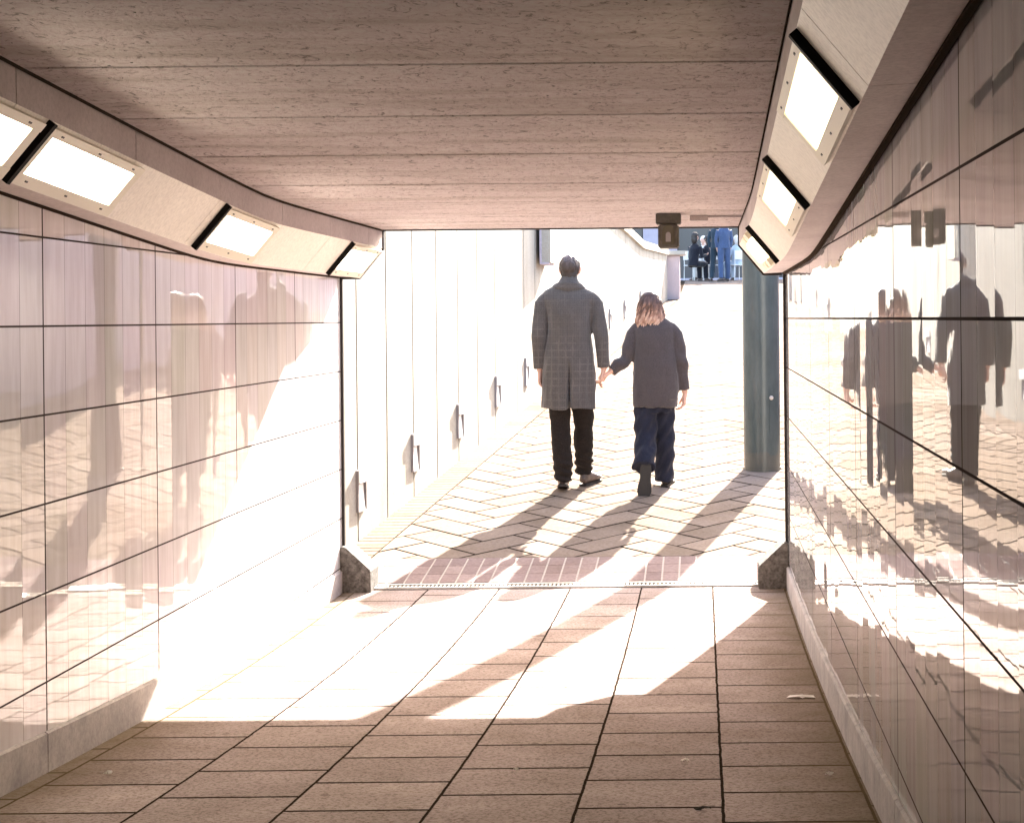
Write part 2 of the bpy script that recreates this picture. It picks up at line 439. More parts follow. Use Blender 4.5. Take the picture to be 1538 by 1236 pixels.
# ------------------------------------------------------------------ ceiling
bm = nb(); edges = []
y = MOUTH-.03; js = [4.35+.85*k for k in range(-15, 8)]
ys = sorted(set([BACK] + [j for j in js if j > BACK] + [MOUTH-.03]))
for a, b in zip(ys, ys[1:]):
    g = .011; n = 3; pts = [a+g+(b-a-2*g)*i/n for i in range(n+1)]
    lower = [(p, ceil_z(p)) for p in pts]; upper = [(pts[-1], ceil_z(pts[-1])+.12), (pts[0], ceil_z(pts[0])+.12)]
    prism(bm, lower+upper, CL-.2, CR+.2, 0)
o = obj('concrete_ceiling', bm, M['ceiling']); tag(o, 'rough pinkish concrete slab ceiling with cross joints over the walkway', 'ceiling')
# roof slab behind it and the portal
bm = nb(); box(bm, (-6, BACK-.5, 3.0), (6, MOUTH-.03, SZ+.28))
prism(bm, [(BACK-.5, 3.0), (BACK-.5, 3.01), (MOUTH-.03, 3.01), (MOUTH-.03, EZ+.70), (8, EZ+.74), (4, EZ+.97), (0, EZ+1.22), (-1, EZ+1.30), (BACK, EZ+1.30)], -2.5, .8, 0)
for x0, x1 in ((-6, XL-.3), (XR+.3, 6)): box(bm, (x0, MOUTH-.6, -.5), (x1, MOUTH-.002, 3.0))
box(bm, (-3.5, BACK-.4, -.5), (2, BACK, 3.0))  # unseen end wall, added to keep sky light from entering behind the view
tag(obj('underpass_structure', bm, M['roof']), 'plain concrete roof and portal of the underpass above the ceiling panels, with an unseen end wall added against daylight', 'underpass')
bm = nb(); box(bm, (XL-.2, MOUTH-.028, ceil_z(11)-.008), (XR+.2, MOUTH, ceil_z(11)+.3))
tag(obj('drip_edge', bm, M['trim']), 'thin dark metal edge strip along the ceiling at the tunnel mouth', 'metal trim')

# ------------------------------------------------------------------ cornices
def cornice(sgn, XC, label):
    """sgn -1: left side (slopes out to -x)"""
    r = empty('lighting_cornice', (XC, 5, EZ+.5), label, 'cornice')
    A, B, Cc = nb(), nb(), nb()
    ys = [BACK+.02]; 
    while ys[-1] < MOUTH-.05: ys.append(min(ys[-1]+1.087, MOUTH-.035))
    for a, b in zip(ys, ys[1:]):
        if b-a < .1: continue
        g = .003; n = 4
        for q in range(n):
            p0 = a+g+(b-a-2*g)*q/n; p1 = a+g+(b-a-2*g)*(q+1)/n
            for bmx, (u0, w0), (u1, w1) in ((A, (0, 0), (0, -.112)), (B, (0, -.112), (PAL, -.29)), (Cc, (PAL, -.29), (.285, -.284))):
                th = .012
                vs = []
                for y_ in (p0, p1):
                    z_ = ceil_z(y_)
                    vs.append([bmx.verts.new((XC+sgn*u0, y_, z_+w0)), bmx.verts.new((XC+sgn*u1, y_, z_+w1)),
                               bmx.verts.new((XC+sgn*(u1+th), y_, z_+w1+th)), bmx.verts.new((XC+sgn*(u0+th), y_, z_+w0+th))])
                for i in range(4): bmx.faces.new((vs[0][i], vs[0][(i+1)%4], vs[1][(i+1)%4], vs[1][i]))
                if q == 0: bmx.faces.new(vs[0][::-1])
                if q == n-1: bmx.faces.new(vs[1])
    part('fascia', A, M['fascia'], r); part('sloped_panel', B, M['panel'], r); part('soffit', Cc, M['soffit'], r)
    bm = nb(); z = ceil_z(11)
    prism(bm, [(XC+sgn*-.008, z+.0), (XC+sgn*-.008, z-.118), (XC+sgn*(PAL-.006), z-.302), (XC+sgn*.26, z-.302), (XC+sgn*.26, z)], MOUTH-.033, MOUTH-.001, 1)
    part('end_plate', bm, M['trim'], r)
    # dark shadow gap trim where the ceiling meets the fascia, and a strip at the head of the tiles
    bm = nb()
    for i in range(60):
        a = BACK+.1+(MOUTH-.15-BACK)*i/60; b = BACK+.1+(MOUTH-.15-BACK)*(i+1)/60
        for (u, w, hx, hz) in ((-.006, 0, .012, .012), (.262, -.296, .018, .014)):
            vs = []
            for y_ in (a, b):
                z_ = ceil_z(y_)+w
                vs.append([bm.verts.new((XC+sgn*u, y_, z_)), bm.verts.new((XC+sgn*(u+hx), y_, z_)), bm.verts.new((XC+sgn*(u+hx), y_, z_+hz)), bm.verts.new((XC+sgn*u, y_, z_-hz if w == 0 else z_+hz))])
            for k in range(4): bm.faces.new((vs[0][k], vs[0][(k+1)%4], vs[1][(k+1)%4], vs[1][k]))
    part('seal', bm, M['joint'], r)
cornice(-1, CL, 'cream sloping cornice with a grey fascia along the left of the ceiling')
cornice(1, CR, 'cream sloping cornice along the right of the ceiling above the mirror-like tiles')

def luminaire(sgn, XC, y0, y1, label, kind):
    zc = lambda y: ceil_z(y)
    ym = (y0+y1)/2
    o = Vector((XC, y0, zc(y0)-.112))
    ay = Vector((0, y1-y0, zc(y1)-zc(y0))).normalized(); L = y1-y0
    ax = Vector((sgn*PAL, 0, -.178)).normalized(); W_ = Vector((sgn*PAL, 0, -.178)).length
    az = ay.cross(ax) if sgn < 0 else ax.cross(ay)
    if az.z > 0: az = -az
    r = empty('ceiling_light', o, label, 'light fitting', 'light fittings set in the sloping cornices')
    w0, w1 = .012, W_-.008; T = .021
    sk = .0
    bm = nb(); rim = .030
    obox(bm, o, ax, ay, az, (w0, .016, 0), (w0+rim, L, T)); obox(bm, o, ax, ay, az, (w1-rim-.012, .016, 0), (w1, L, T))
    obox(bm, o, ax, ay, az, (w0+rim, .016, 0), (w1-rim-.012, .016+rim+.01, T-.002)); obox(bm, o, ax, ay, az, (w0+rim, L-rim-.03, 0), (w1-rim-.012, L, T-.002))
    fr = part('frame', bm, M['fitting'], r)
    for t in (.12, .5, .88):
        for w in (w0+rim/2, w1-rim/2-.006):
            bm = nb(); obox(bm, o, ax, ay, az, (w-.003, L*t-.010, T), (w+.003, L*t+.010, T+.002)); part('screw', bm, M['trim'], fr)
    bm = nb(); obox(bm, o, ax, ay, az, (w0-.012, -.012, .0), (w1+.006, .014, T+.003)); part('shaded_end_cap', bm, M['black'], r)  # near end face coloured black to paint in its backlit shade
    if kind == 'flat':
        bm = nb(); obox(bm, o, ax, ay, az, (w0+rim+.003, .065, 0.001), (w1-rim-.015, L-rim-.033, T-.008))
        part('diffuser', bm, M['lamp'] if sgn < 0 else M['lamp_warm'], r)
    else:
        for c0, c1 in ((.10, .38), (.54, .82)):
            bm = nb(); obox(bm, o, ax, ay, az, (w0+.045, c0, .002), (w1-.045, c1, .045)); bmesh.ops.bevel(bm, geom=bm.edges[:], offset=.010, segments=3, affect='EDGES')
            tb = part('lamp_cover', bm, M['lamp_warm'], r)
            for e0, e1 in ((w0+.004, w0+.040), (w1-.040, w1-.004)):
                bm = nb(); obox(bm, o, ax, ay, az, (e0, c0, .002), (e1, c1, .040)); part('tube_holder', bm, M['fitting'], tb)
            bm = nb(); obox(bm, o, ax, ay, az, (w0+.004, c0-.012, .002), (w1-.004, c0-.001, .014)); part('end_plate', bm, M['black'], tb)
    return r
for (a, b, lab) in ((4.47, 5.37, 'bright lit fitting cut off by the left edge of the view'), (5.42, 6.32, 'largest lit fitting on the left cornice, nearest the camera'),
                    (7.43, 8.33, 'middle lit fitting of the left cornice'), (10.08, 10.98, 'small lit fitting at the tunnel mouth end of the left cornice')):
    if a > 4: luminaire(-1, CL, a, b, lab, 'flat')
for (a, b, lab, k) in ((4.28, 5.25, 'largest yellowish lit fitting on the right cornice, nearest the camera', 'flat'),
                       (6.25, 7.2, 'middle yellowish lit fitting of the right cornice', 'flat'),
                       (8.75, 9.7, 'open twin tube fitting on the right cornice beside the column', 'tubes')):
    luminaire(1, CR, a, b, lab, k)

# surveillance camera box and conduit on the ceiling
c = px(1004, 322, 9.66); zc = ceil_z(9.66)
r = empty('security_camera', (c.x, 9.66, zc), 'dark boxy camera housing hanging under the ceiling near the tunnel mouth', 'security camera')
bm = nb(); box(bm, (c.x-.067, 9.58, zc-.055), (c.x+.067, 9.74, zc), .004); part('mount', bm, M['camera_box'], r)
bm = nb()
prof = [(-.055, -.185), (-.055, -.06), (.055, -.06), (.055, -.185)]
prism(bm, [(c.x+a, zc+b) for a, b in prof], 9.56, 9.76, 1)
bmesh.ops.bevel(bm, geom=bm.edges[:], offset=.008, segments=3, affect='EDGES')
hs = part('housing', bm, M['camera_box'], r)
bm = nb(); n = 14; pts = [(.032*math.cos(t*math.pi/n), -.098+.032*math.sin(t*math.pi/n)) for t in range(n+1)]+[(-.032, -.168), (.032, -.168)]
prism(bm, [(c.x+a, zc+b) for a, b in pts], 9.546, 9.561, 1); w = part('window', bm, M['lens'], hs)
bm = nb(); prism(bm, [(c.x+a*.42, zc-.125+b*.5+.055) for a, b in pts], 9.538, 9.5455, 1); part('lens', bm, M['hardware'], w)
c2 = px(1036, 326, 9.8); c3 = px(1108, 326, 9.8)
r = empty('cable_conduit', (c2.x, 9.8, zc), 'slim metal cable conduit fixed to the ceiling right of the camera', 'conduit')
bm = nb(); box(bm, (c2.x, 9.79, zc-.03), (c2.x+.10, 9.84, zc-.0), .003); part('junction_box', bm, M['fascia'], r)
bm = nb(); box(bm, (c2.x+.10, 9.80, zc-.014), (CR-.01, 9.825, zc-.002), .002); part('pipe', bm, M['fascia'], r)

# ------------------------------------------------------------------ ramp side wall (left)
TOPZ = [(11, 1.47+EZ), (27, 1.47+EZ), (32, 1.25+EZ), (37.9, 1.34+EZ)]
r = empty('ramp_wall', (-2.3, 12.5, 0), 'white panelled concrete wall climbing along the left of the ramp', 'wall')
bm = nb()
J = [11.08, 11.75, 12.42]; 
while J[-1] < 37.9: J.append(min(J[-1]+.755, 37.9))
J = [18.0 if abs(j-18) < .37 else 27.0 if abs(j-27) < .37 else 32.0 if abs(j-32) < .37 else j for j in J]
for a, b in zip(J, J[1:]):
    g = .013; xa, xb = wall_x(a+g), wall_x(b-g)
    za, zb = lerp_tab(TOPZ, a), lerp_tab(TOPZ, b)
    A = [(xa, a+g, ramp_z(a)-.3), (xb, b-g, ramp_z(b)-.3), (xb, b-g, zb), (xa, a+g, za)]
    va = [bm.verts.new(p) for p in A]; vb = [bm.verts.new((p[0]-.12, p[1], p[2])) for p in A]
    bm.faces.new(va); bm.faces.new(vb[::-1])
    for i in range(4): bm.faces.new((va[i], vb[i], vb[(i+1)%4], va[(i+1)%4]))
part('panels', bm, M['rampwall'], r)
bm = nb()
for a, b in ((11.0, 18), (18, 27), (27, 32), (32, 37.9)):
    xa, xb = wall_x(a)-.003, wall_x(b)-.003
    A = [(xa, a, ramp_z(a)-.3), (xb, b, ramp_z(b)-.3), (xb, b, lerp_tab(TOPZ, b)-.002), (xa, a, lerp_tab(TOPZ, a)-.002)]
    va = [bm.verts.new(p) for p in A]; vb = [bm.verts.new((p[0]-.28, p[1], p[2])) for p in A]
    bm.faces.new(va); bm.faces.new(vb[::-1])
    for i in range(4): bm.faces.new((va[i], vb[i], vb[(i+1)%4], va[(i+1)%4]))
part('backing', bm, M['joint'], r)
bm = nb()
for a, b in ((11.0, 27), (27, 32), (32, 37.7)):
    vs = []
    for y_ in (a, b):
        x_, z_ = wall_x(y_), lerp_tab(TOPZ, y_)
        vs.append([bm.verts.new((x_+.05, y_, z_+.001)), bm.verts.new((x_+.05, y_, z_+.13)), bm.verts.new((x_-.36, y_, z_+.13)), bm.verts.new((x_-.36, y_, z_+.001))])
    for i in range(4): bm.faces.new((vs[0][i], vs[0][(i+1)%4], vs[1][(i+1)%4], vs[1][i]))
    bm.faces.new(vs[0]); bm.faces.new(vs[1][::-1])
part('coping', bm, M['rampwall'], r)
# end pier
r = empty('wall_pier', (-.68, 38, ramp_z(38)), 'pinkish block pier with a flat cap ending the white ramp wall', 'pier')
zt = EZ + 100*38/F
bm = nb(); box(bm, (-.92, 38, ramp_z(38)-.2), (-.47, 38.5, zt-.07), .012); part('shaft', bm, M['pinkwall'], r)
bm = nb(); box(bm, (-1.02, 37.9, zt-.069), (-.34, 38.6, zt+.02), .01); part('cap', bm, M['rampwall'], r)

# low wall lights
XS = [(538, 743), (620, 680), (688, 628), (745, 585), (792, 547), (858, 500), (889, 487), (916, 468), (938, 454), (962, 428)]
place = ['nearest the tunnel mouth', 'second from the tunnel mouth', 'third from the tunnel mouth', 'fourth from the tunnel mouth', "just left of the man's coat",
         'sixth from the tunnel mouth', 'seventh from the tunnel mouth', "beside the man's right elbow", 'between the two walkers', 'farthest up the ramp']
for i, (x_, y_) in enumerate(XS):
    D = 9677/(259+(1055-x_)) if x_ > 0 else 0
    if x_ > 800: D = 2.875*F/(153+(1055-x_))
    if i == 5: D = 20.2
    if i == 6: D = 22.2
    X = wall_x(D); z = ramp_z(D)+.34+ (.03 if i > 2 else 0)
    sl = .096 if D < 18 else .0566
    r = empty('wall_light', (X, D, z), 'small grey hooded light on the white ramp wall, ' + place[i], 'wall light', 'hooded lights low on the ramp wall', rz=-math.atan(sl))
    H = .29; Lx = .20; T = .020
    bm = nb()
    box(bm, (.0, -Lx/2, -H/2), (T, -Lx/2+.008, H/2)); box(bm, (.0, Lx/2-.008, -H/2), (T, Lx/2, H/2))
    box(bm, (.0, -Lx/2+.008, -H/2), (T, Lx/2-.008, -H/2+.008)); 
    prism(bm, [(0, H/2), (T, H/2), (T, H/2-.085), (0, H/2-.085)], -Lx/2+.0081, Lx/2-.0081, 1)
    h = obj('housing', bm, M['hardware'], r)
    bm = nb(); box(bm, (T+.001, -Lx/2-.003, H/2-.088), (T+.010, Lx/2+.003, H/2+.004)); obj('hood', bm, M['white'], r)
    bm = nb(); prism(bm, [(0.001, H/2-.1), (.004, H/2-.1), (T-.002, -H/2+.012), (.001, -H/2+.012)], -Lx/2+.01, Lx/2-.035, 1); obj('reflector', bm, M['white'], r)
    if i in (5, 6) : pass
# sign box projecting high on the wall and timber bar beside it
p0 = px(812, 347, 19.3); p1 = px(826, 395, 19.3)
r = empty('projecting_sign', (wall_x(19.3), 19.3, p1.z), 'narrow white boxed sign projecting high on the ramp wall', 'sign')
bm = nb(); box(bm, (p0.x, 19.3, p1.z), (p0.x+.105, 19.95, p0.z+.9), .006); part('case', bm, M['rampwall'], r)
bm = nb(); box(bm, (p0.x-.012, 19.285, p1.z-.012), (p0.x+.01, 19.96, p0.z+.9)); part('edge', bm, M['lavender'], r)
bm = nb(); box(bm, (p0.x-.01, 19.287, p1.z-.014), (p0.x+.085, 19.955, p1.z+.006)); part('base_edge', bm, M['lavender'], r)
a = px(828, 362, 21.0); b = px(856, 367, 23.0)
bm = nb(); loft(bm, [(*a, .028), (*(a+(b-a)*.5), .028), (b.x, b.y, b.z, .028)], 10)
loft(bm, [(b.x-.01, b.y, b.z+.02, .028), (b.x, b.y, b.z-.03, .02), (b.x, b.y, b.z-.07, .012)], 10)
tag(obj('timber_rail', bm, M['tan']), 'short tan rail end on the upper ramp wall, above the head of the man', 'rail')

# right retaining wall of the cutting
r = empty('retaining_wall', (RX, 20, 1), 'pinkish rendered wall closing the right side of the ramp, mirrored in the left tiles', 'wall')
bm = nb()
for a, b in ((MOUTH+.001, 53),):
    n = 30
    for i in range(n):
        y0 = a+(b-a)*i/n+.005; y1 = a+(b-a)*(i+1)/n-.005
        za = ramp_z(y0)-.3; t0 = max(SZ+.3, ramp_z(y0)+.3)
        prism(bm, [(y0, za), (y1, za), (y1, SZ+.35), (y0, SZ+.35)], RX, RX+.3, 0)
part('panels', bm, M['pinkwall'], r)
bm = nb(); box(bm, (RX-.04, MOUTH, SZ+.351), (RX+.34, 53, SZ+.45), .01); part('coping', bm, M['rampwall'], r)

# ------------------------------------------------------------------ round column
b = px(1145, 703, 14.94); gz = ramp_z(14.94)
r = empty('round_column', (b.x, 14.94, gz), 'thick round teal grey steel column standing by the right tiled wall', 'column')
bm = nb(); loft(bm, [(b.x, 14.94, gz-.1, .152), (b.x, 14.94, gz+.02, .152), (b.x, 14.94, gz+2, .152), (b.x, 14.94, 5.6, .152)], 48); part('shaft', bm, M['column'], r, True)
bm = nb(); loft(bm, [(b.x, 14.94, gz-.1, .158), (b.x, 14.94, gz+.018, .158), (b.x, 14.94, gz+.0181, .154)], 48); part('base_ring', bm, M['column'], r)
bm = nb(); seg = 8
for k in range(seg):
    a0 = R(-68+k*4.2); a1 = R(-68+(k+1)*4.2)
    for (rr0, rr1) in ((.1525, .1565),):
        P = lambda an, rr, z: Vector((b.x+rr*math.cos(an), 14.94+rr*math.sin(an), z))
        z0, z1 = gz+.30, gz+.62
        vs = [bm.verts.new(P(a0, rr0, z0)), bm.verts.new(P(a1, rr0, z0)), bm.verts.new(P(a1, rr1, z0)), bm.verts.new(P(a0, rr1, z0)),
              bm.verts.new(P(a0, rr0, z1)), bm.verts.new(P(a1, rr0, z1)), bm.verts.new(P(a1, rr1, z1)), bm.verts.new(P(a0, rr1, z1))]
        for f in ((0,1,2,3),(7,6,5,4),(0,4,5,1),(1,5,6,2),(2,6,7,3),(3,7,4,0)): bm.faces.new([vs[i] for i in f])
hd = part('access_door', bm, M['column'], r)
bm = nb(); an = R(-62); q = Vector((b.x+.158*math.cos(an), 14.94+.158*math.sin(an), gz+.595)); ball(bm, q, (.018,.012,.018)); part('lock', bm, M['grate'], hd, True)

# ------------------------------------------------------------------ litter on the floor
def litter(name, x_, y_, D, size, m, label, seed, cat='litter'):
    rg = random.Random(seed); p = px(x_, y_, D); z = floor_z(D)+.003; bm = nb(); n = 12
    ring = []
    for k in range(n):
        a = k*2*math.pi/n; rr = size*(.35+.65*abs(math.cos(a))**1.5)*rg.uniform(.6, 1.1)
        ring.append((p.x+rr*math.cos(a)*1.2, D+rr*math.sin(a)*.9, z+rg.uniform(.001, .010)))
    vt = [bm.verts.new(q) for q in ring]; c = bm.verts.new((p.x, D, z+.012))
    for k in range(n): bm.faces.new((vt[k], vt[(k+1)%n], c))
    res = bmesh.ops.extrude_face_region(bm, geom=bm.faces[:])
    for v in [g_ for g_ in res['geom'] if isinstance(g_, bmesh.types.BMVert)]: v.co.z -= .0015
    tag(obj(name, bm, m), label, cat)
def Df(y_):   # depth at which the tunnel floor is seen on photo row y_
    lo, hi = 3.0, 11.0
    for _ in range(40):
        m_ = (lo+hi)/2
        if (EZ-floor_z(m_))*F/m_ > (y_-478): lo = m_
        else: hi = m_
    return lo
for (x_, y_, s, lab, sd) in ((1205, 1048, .055, 'crumpled white paper scrap on the dark floor by the right skirting', 1), (1245, 1165, .012, 'tiny pale scrap on the dark floor below the crumpled paper', 2),
                         (1030, 1144, .014, 'pale fleck of litter on the shaded slabs in the lower middle', 3), (775, 1158, .010, 'small white fleck on the shaded slabs below the long shadow', 4),
                         (162, 1163, .014, 'white fleck on the shaded slabs beside the left skirting', 5), (1310, 1180, .014, 'pale leaf scrap against the right skirting near the camera', 6)):
    D = Df(y_-RHO*(1055-x_)); litter('paper_scrap', x_, y_, D, s, M['litter'], lab, sd)
D = Df(1217); litter('dark_stick', 1056, 1217, D, .024, M['soot'], 'flat dark scrap lying on the slabs at the bottom of the view', 9)

# ------------------------------------------------------------------ people
def hand(bm, wrist, down, side, curl, s=1.0, palm_n=None, spread=.12):
    """palm and five bent fingers; down = finger direction, side = thumb side, curl in radians per joint towards palm_n"""
    down = down.normalized(); side = (side - down*side.dot(down)).normalized()
    nrm = palm_n if palm_n is not None else down.cross(side)
    nrm = (nrm - down*nrm.dot(down)); nrm = (nrm - side*nrm.dot(side)).normalized()
    w = wrist
    loft(bm, [(*(w-down*.05*s), .026*s, .021*s), (*w, .026*s, .018*s), (*(w+down*.03*s), .034*s, .016*s), (*(w+down*.06*s), .040*s, .0155*s), (*(w+down*.088*s), .038*s, .013*s), (*(w+down*.096*s), .03*s, .01*s)], 14, side)
    for i, (off, ln, rr) in enumerate(((.029, .070, .0092), (.0098, .078, .0096), (-.0100, .073, .0092), (-.0285, .058, .0082))):
        p = w + down*(.082 - abs(off-.01)*.18)*s + side*off*s; d = (down + side*off*spread*4).normalized(); pts = [(*(p-d*.01*s), rr*s)]; ang = 0
        pts.append((*p, rr*s))
        for seg in (.44, .32, .26):
            ang += curl*(1.0 if i else .9)
            dd = d*math.cos(ang) + nrm*math.sin(ang); p = p + dd*ln*seg*s; rr2 = rr*(1-.12*(seg < .4)-.08*(seg < .3))
            pts.append((*p, rr2*s))
        pts.append((*(p+dd*.004*s), rr*.55*s)); loft(bm, pts, 10, side)
    p = w + down*.022*s + side*.026*s; d = (down*.75+side*.62+nrm*.3).normalized()
    pts = [(*p, .013*s), (*(p+d*.030*s), .0125*s)]; q = p+d*.030*s; d2 = (down*.92+side*.12+nrm*.45).normalized()
    pts += [(*(q+d2*.024*s), .0105*s), (*(q+d2*.044*s), .0088*s), (*(q+d2*.049*s), .005*s)]
    loft(bm, pts, 10, nrm)
def head(bm, c, s=1.0, yaw=0, pitch=0):
    """head facing +Y, c = centre"""
    b = nb()
    ball(b, (0, -.012, .02), (.0755, .096, .092)); ball(b, (0, .022, -.035), (.058, .072, .080)); ball(b, (0, .045, -.075), (.034, .040, .032))
    ball(b, (0, .094, -.012), (.011, .02, .022)); ball(b, (0, .101, -.024), (.014, .014, .010)); ball(b, (0, .083, -.054), (.022, .012, .006)); ball(b, (0, .082, -.064), (.018, .012, .006))
    ball(b, (0, .072, .024), (.055, .018, .010))
    for sx_ in (-1, 1):
        ball(b, (sx_*.028, .073, .006), (.013, .012, .009))
        ball(b, (sx_*.077, -.004, -.004), (.010, .019, .032)); ball(b, (sx_*.084, -.012, .004), (.008, .012, .024)); ball(b, (sx_*.045, .06, -.022), (.022, .02, .02))
    mx = Matrix.Translation(Vector(c)) @ Matrix.Rotation(yaw, 4, 'Z') @ Matrix.Rotation(pitch, 4, 'X') @ Matrix.Scale(s, 4)
    me = bpy.data.meshes.new('h'); bmesh.ops.transform(b, matrix=mx, verts=b.verts); b.to_mesh(me); b.free(); bm.from_mesh(me); bpy.data.meshes.remove(me)
def shoe(bm, heel, fwd, up, s=1.0, L=.285, wk=1.0):
    fwd = fwd.normalized(); side = fwd.cross(up).normalized(); up = side.cross(fwd).normalized()
    prof = [(0, .028, .028, .045), (.03, .036, .050, .050), (.08, .036, .056, .056), (.13, .038, .046, .046), (.18, .046, .036, .036), (.23, .046, .028, .028), (.27, .034, .022, .022), (L, .012, .012, .012)]
    pts = []
    for (t, w, h, c) in prof:
        q = heel + fwd*t*s + up*h*s; pts.append((*q, w*s*wk, h*s))
    loft(bm, pts, 16, side)
def sole(bm, heel, fwd, up, s=1.0, L=.285, t=.018, lift=0, wk=1.0):
    fwd = fwd.normalized(); side = fwd.cross(up).normalized(); up = side.cross(fwd).normalized()
    out = [(-.004, .018), (.0, .031), (.05, .037), (.11, .033), (.17, .043), (.22, .046), (.26, .036), (L, .016), (L+.004, .004)]
    pts = [(a, w) for a, w in out] + [(a, -w) for a, w in out[::-1]]
    pts = [(a, w*wk) for a, w in pts]
    A = [bm.verts.new(heel + fwd*a*s + side*w*s + up*(lift)) for a, w in pts]; B = [bm.verts.new(heel + fwd*a*s + side*w*s + up*(lift+t)) for a, w in pts]
    bm.faces.new(A); bm.faces.new(B[::-1]); n = len(pts)
    for i in range(n): bm.faces.new((A[i], B[i], B[(i+1)%n], A[(i+1)%n]))
def fold(bm, amp, sc=(9, 9, 2.2), zr=None, seed=0, extra=None):
    bm.normal_update()
    d = []
    for v in bm.verts:
        p = v.co; k = 1.0 if zr is None else max(0, min(1, (zr[1]-p.z)/(zr[1]-zr[0])))
        q = Vector((p.x*sc[0]+seed, p.y*sc[1], p.z*sc[2]))
        a = noise.noise(q)*amp*k + noise.noise(q*2.7)*amp*.45*k
        if extra: a += extra(p)
        d.append(v.normal*a)
    for v, w in zip(bm.verts, d): v.co += w

def V(*a): return Vector(a)
def arm_pts(P, radii, steps=5):
    """bowed path through shoulder, elbow, wrist"""
    out = []
    for i in range(len(P)-1):
        for k in range(steps):
            t = k/steps; q = P[i].lerp(P[i+1], t); r_ = radii[i]+(radii[i+1]-radii[i])*t; out.append((*q, r_, r_))
    out.append((*P[-1], radii[-1], radii[-1])); return out
CM = dict(
    coat=cloth('grey check wool', (.036,.032,.031), (.118,.107,.104), (.24,.205,.19)),
    jacket=cloth('charcoal wool', (.036,.030,.032), (.105,.088,.092)),
    black=cloth('black cotton', (.010,.008,.008), (.028,.022,.020), fuzz=150, amp=.3, sheen=.05),
    jeans=cloth('dark blue denim', (.009,.010,.018), (.030,.034,.060), fuzz=260, sheen=.08),
    shoe=concrete('brown leather', (.06,.045,.04), (.16,.12,.11), 18, .45, .2), sole=mat('black rubber sole', (.02,.018,.018), .7))
def hair_mat(name, stops, z0, z1):
    m = mat(name, (.3,.2,.15), .45, spec=.4); n = N(m); sx = n.new('ShaderNodeSeparateXYZ'); n.l(n.obj(), sx.inputs[0])
    st = n.noise(n.mapping(n.obj(), (60, 60, 5)), 1.5, 4, .7)
    f = n.math('DIVIDE', n.math('SUBTRACT', sx.outputs[2], z0), z1-z0)
    isl = n.new('ShaderNodeNewGeometry').outputs['Random Per Island']
    f = n.math('ADD', f, n.math('MULTIPLY', n.math('SUBTRACT', st, .5), .8))
    f = n.math('ADD', f, n.math('MULTIPLY', n.math('SUBTRACT', isl, .5), .45))
    n.color(n.ramp(f, stops)); n.normal(n.bump(st, .6, .006)); return m
# --- the man
mb = px(855, 738, 14.08)
man = empty('person', (mb.x, 14.08, ramp_z(14.08)), 'tall man seen from behind in a long grey check coat, holding hands', 'person')
clasp = V(.262, -.005, .885)
gz = lambda y: ramp_z(14.08+y) - ramp_z(14.08)
bm = nb()
head(bm, (.022, .02, 1.735), 1.0, R(-8), R(3))
loft(bm, [(.012, -.005, 1.50, .085, .075), (.014, .0, 1.60, .064, .062), (.018, .005, 1.66, .058, .060), (.02, .01, 1.72, .056, .058)], 18)
loft(bm, [(.01, .01, .86, .15, .10), (.01, .01, 1.0, .155, .11), (.01, .01, 1.2, .145, .10), (.01, .01, 1.38, .165, .11), (.01, .01, 1.48, .17, .095), (.01, 0, 1.54, .12, .075)], 22)
legL = [V(-.075, .0, .92), V(-.062, -.005, .50), V(-.045, -.02, .10)]
legR = [V(.100, .02, .92), V(.110, .14, .50), V(.100, .24, .11+gz(.24))]
for L_ in (legL, legR): loft(bm, arm_pts(L_, [.085, .056, .04]), 16)
aL = [V(-.185, 0, 1.49), V(-.226, -.01, 1.21), V(-.222, .03, .945)]
aR = [V(.205, 0, 1.49), V(.262, -.02, 1.21), V(.281, .0, .955)]
for A_ in (aL, aR): loft(bm, arm_pts(A_, [.052, .042, .027]), 14)
hand(bm, aL[2]+V(0,.0,-.005), V(-.0, .06, -1), V(.15, 1, 0), .5, 1.12, V(1, 0, 0))
hand(bm, aR[2]+V(0,0,.004), V(-.22, .06, -1), V(.1, 1, 0), .75, 1.12, V(-1, -.2, 0))
body = obj('body', remesh(bm, .0045, 1), M['skin'], man, True)
# coat
bm = nb()
T = [(.645, .004, .216, .175), (.75, .005, .215, .168), (.935, .007, .212, .155), (1.07, .012, .196, .148), (1.176, .015, .179, .145), (1.281, .015, .170, .148), (1.387, .013, .176, .152), (1.46, .012, .196, .142), (1.505, .012, .215, .128), (1.545, .012, .212, .108), (1.572, .012, .182, .094), (1.598, .013, .136, .083), (1.62, .014, .100, .076), (1.645, .015, .078, .070), (1.66, .016, .068, .064)]
loft(bm, [(cx_, .005, z_, a_, b_) for z_, cx_, a_, b_ in T], 40)
for A_, sgn in ((aL, -1), (aR, 1)):
    sh = A_[0]+V(sgn*.005, 0, -.005); cu = A_[1].lerp(A_[2], .93)
    P_ = [V(sgn*.09+.012, 0, 1.515), V(sgn*.172+.014, 0, 1.510), V(sgn*.212+.012, 0, 1.465), A_[0].lerp(A_[1], .55)+V(sgn*.006, 0, 0), A_[1]+V(0, -.006, 0), A_[1].lerp(A_[2], .5), cu]
    loft(bm, arm_pts(P_, [.045, .057, .062, .062, .058, .052, .047], 3), 20)
cb = remesh(bm, .0058, 2)
def vent(p):
    a = 0
    if p.z < 1.02 and p.y < 0:
        w = .007+.016*(1.02-p.z); dx = abs(p.x-.018-.01*(1-p.z)*0)
        a -= .075*math.exp(-(dx/w)**2)*min(1, (1.02-p.z)*4)
    a -= .004*math.exp(-((p.x-.012)/.004)**2) if p.y < 0 and p.z > .95 and p.z < 1.6 else 0
    return a
fold(cb, .017, (8, 8, 2.4), (.6, 1.75), 3, vent); 
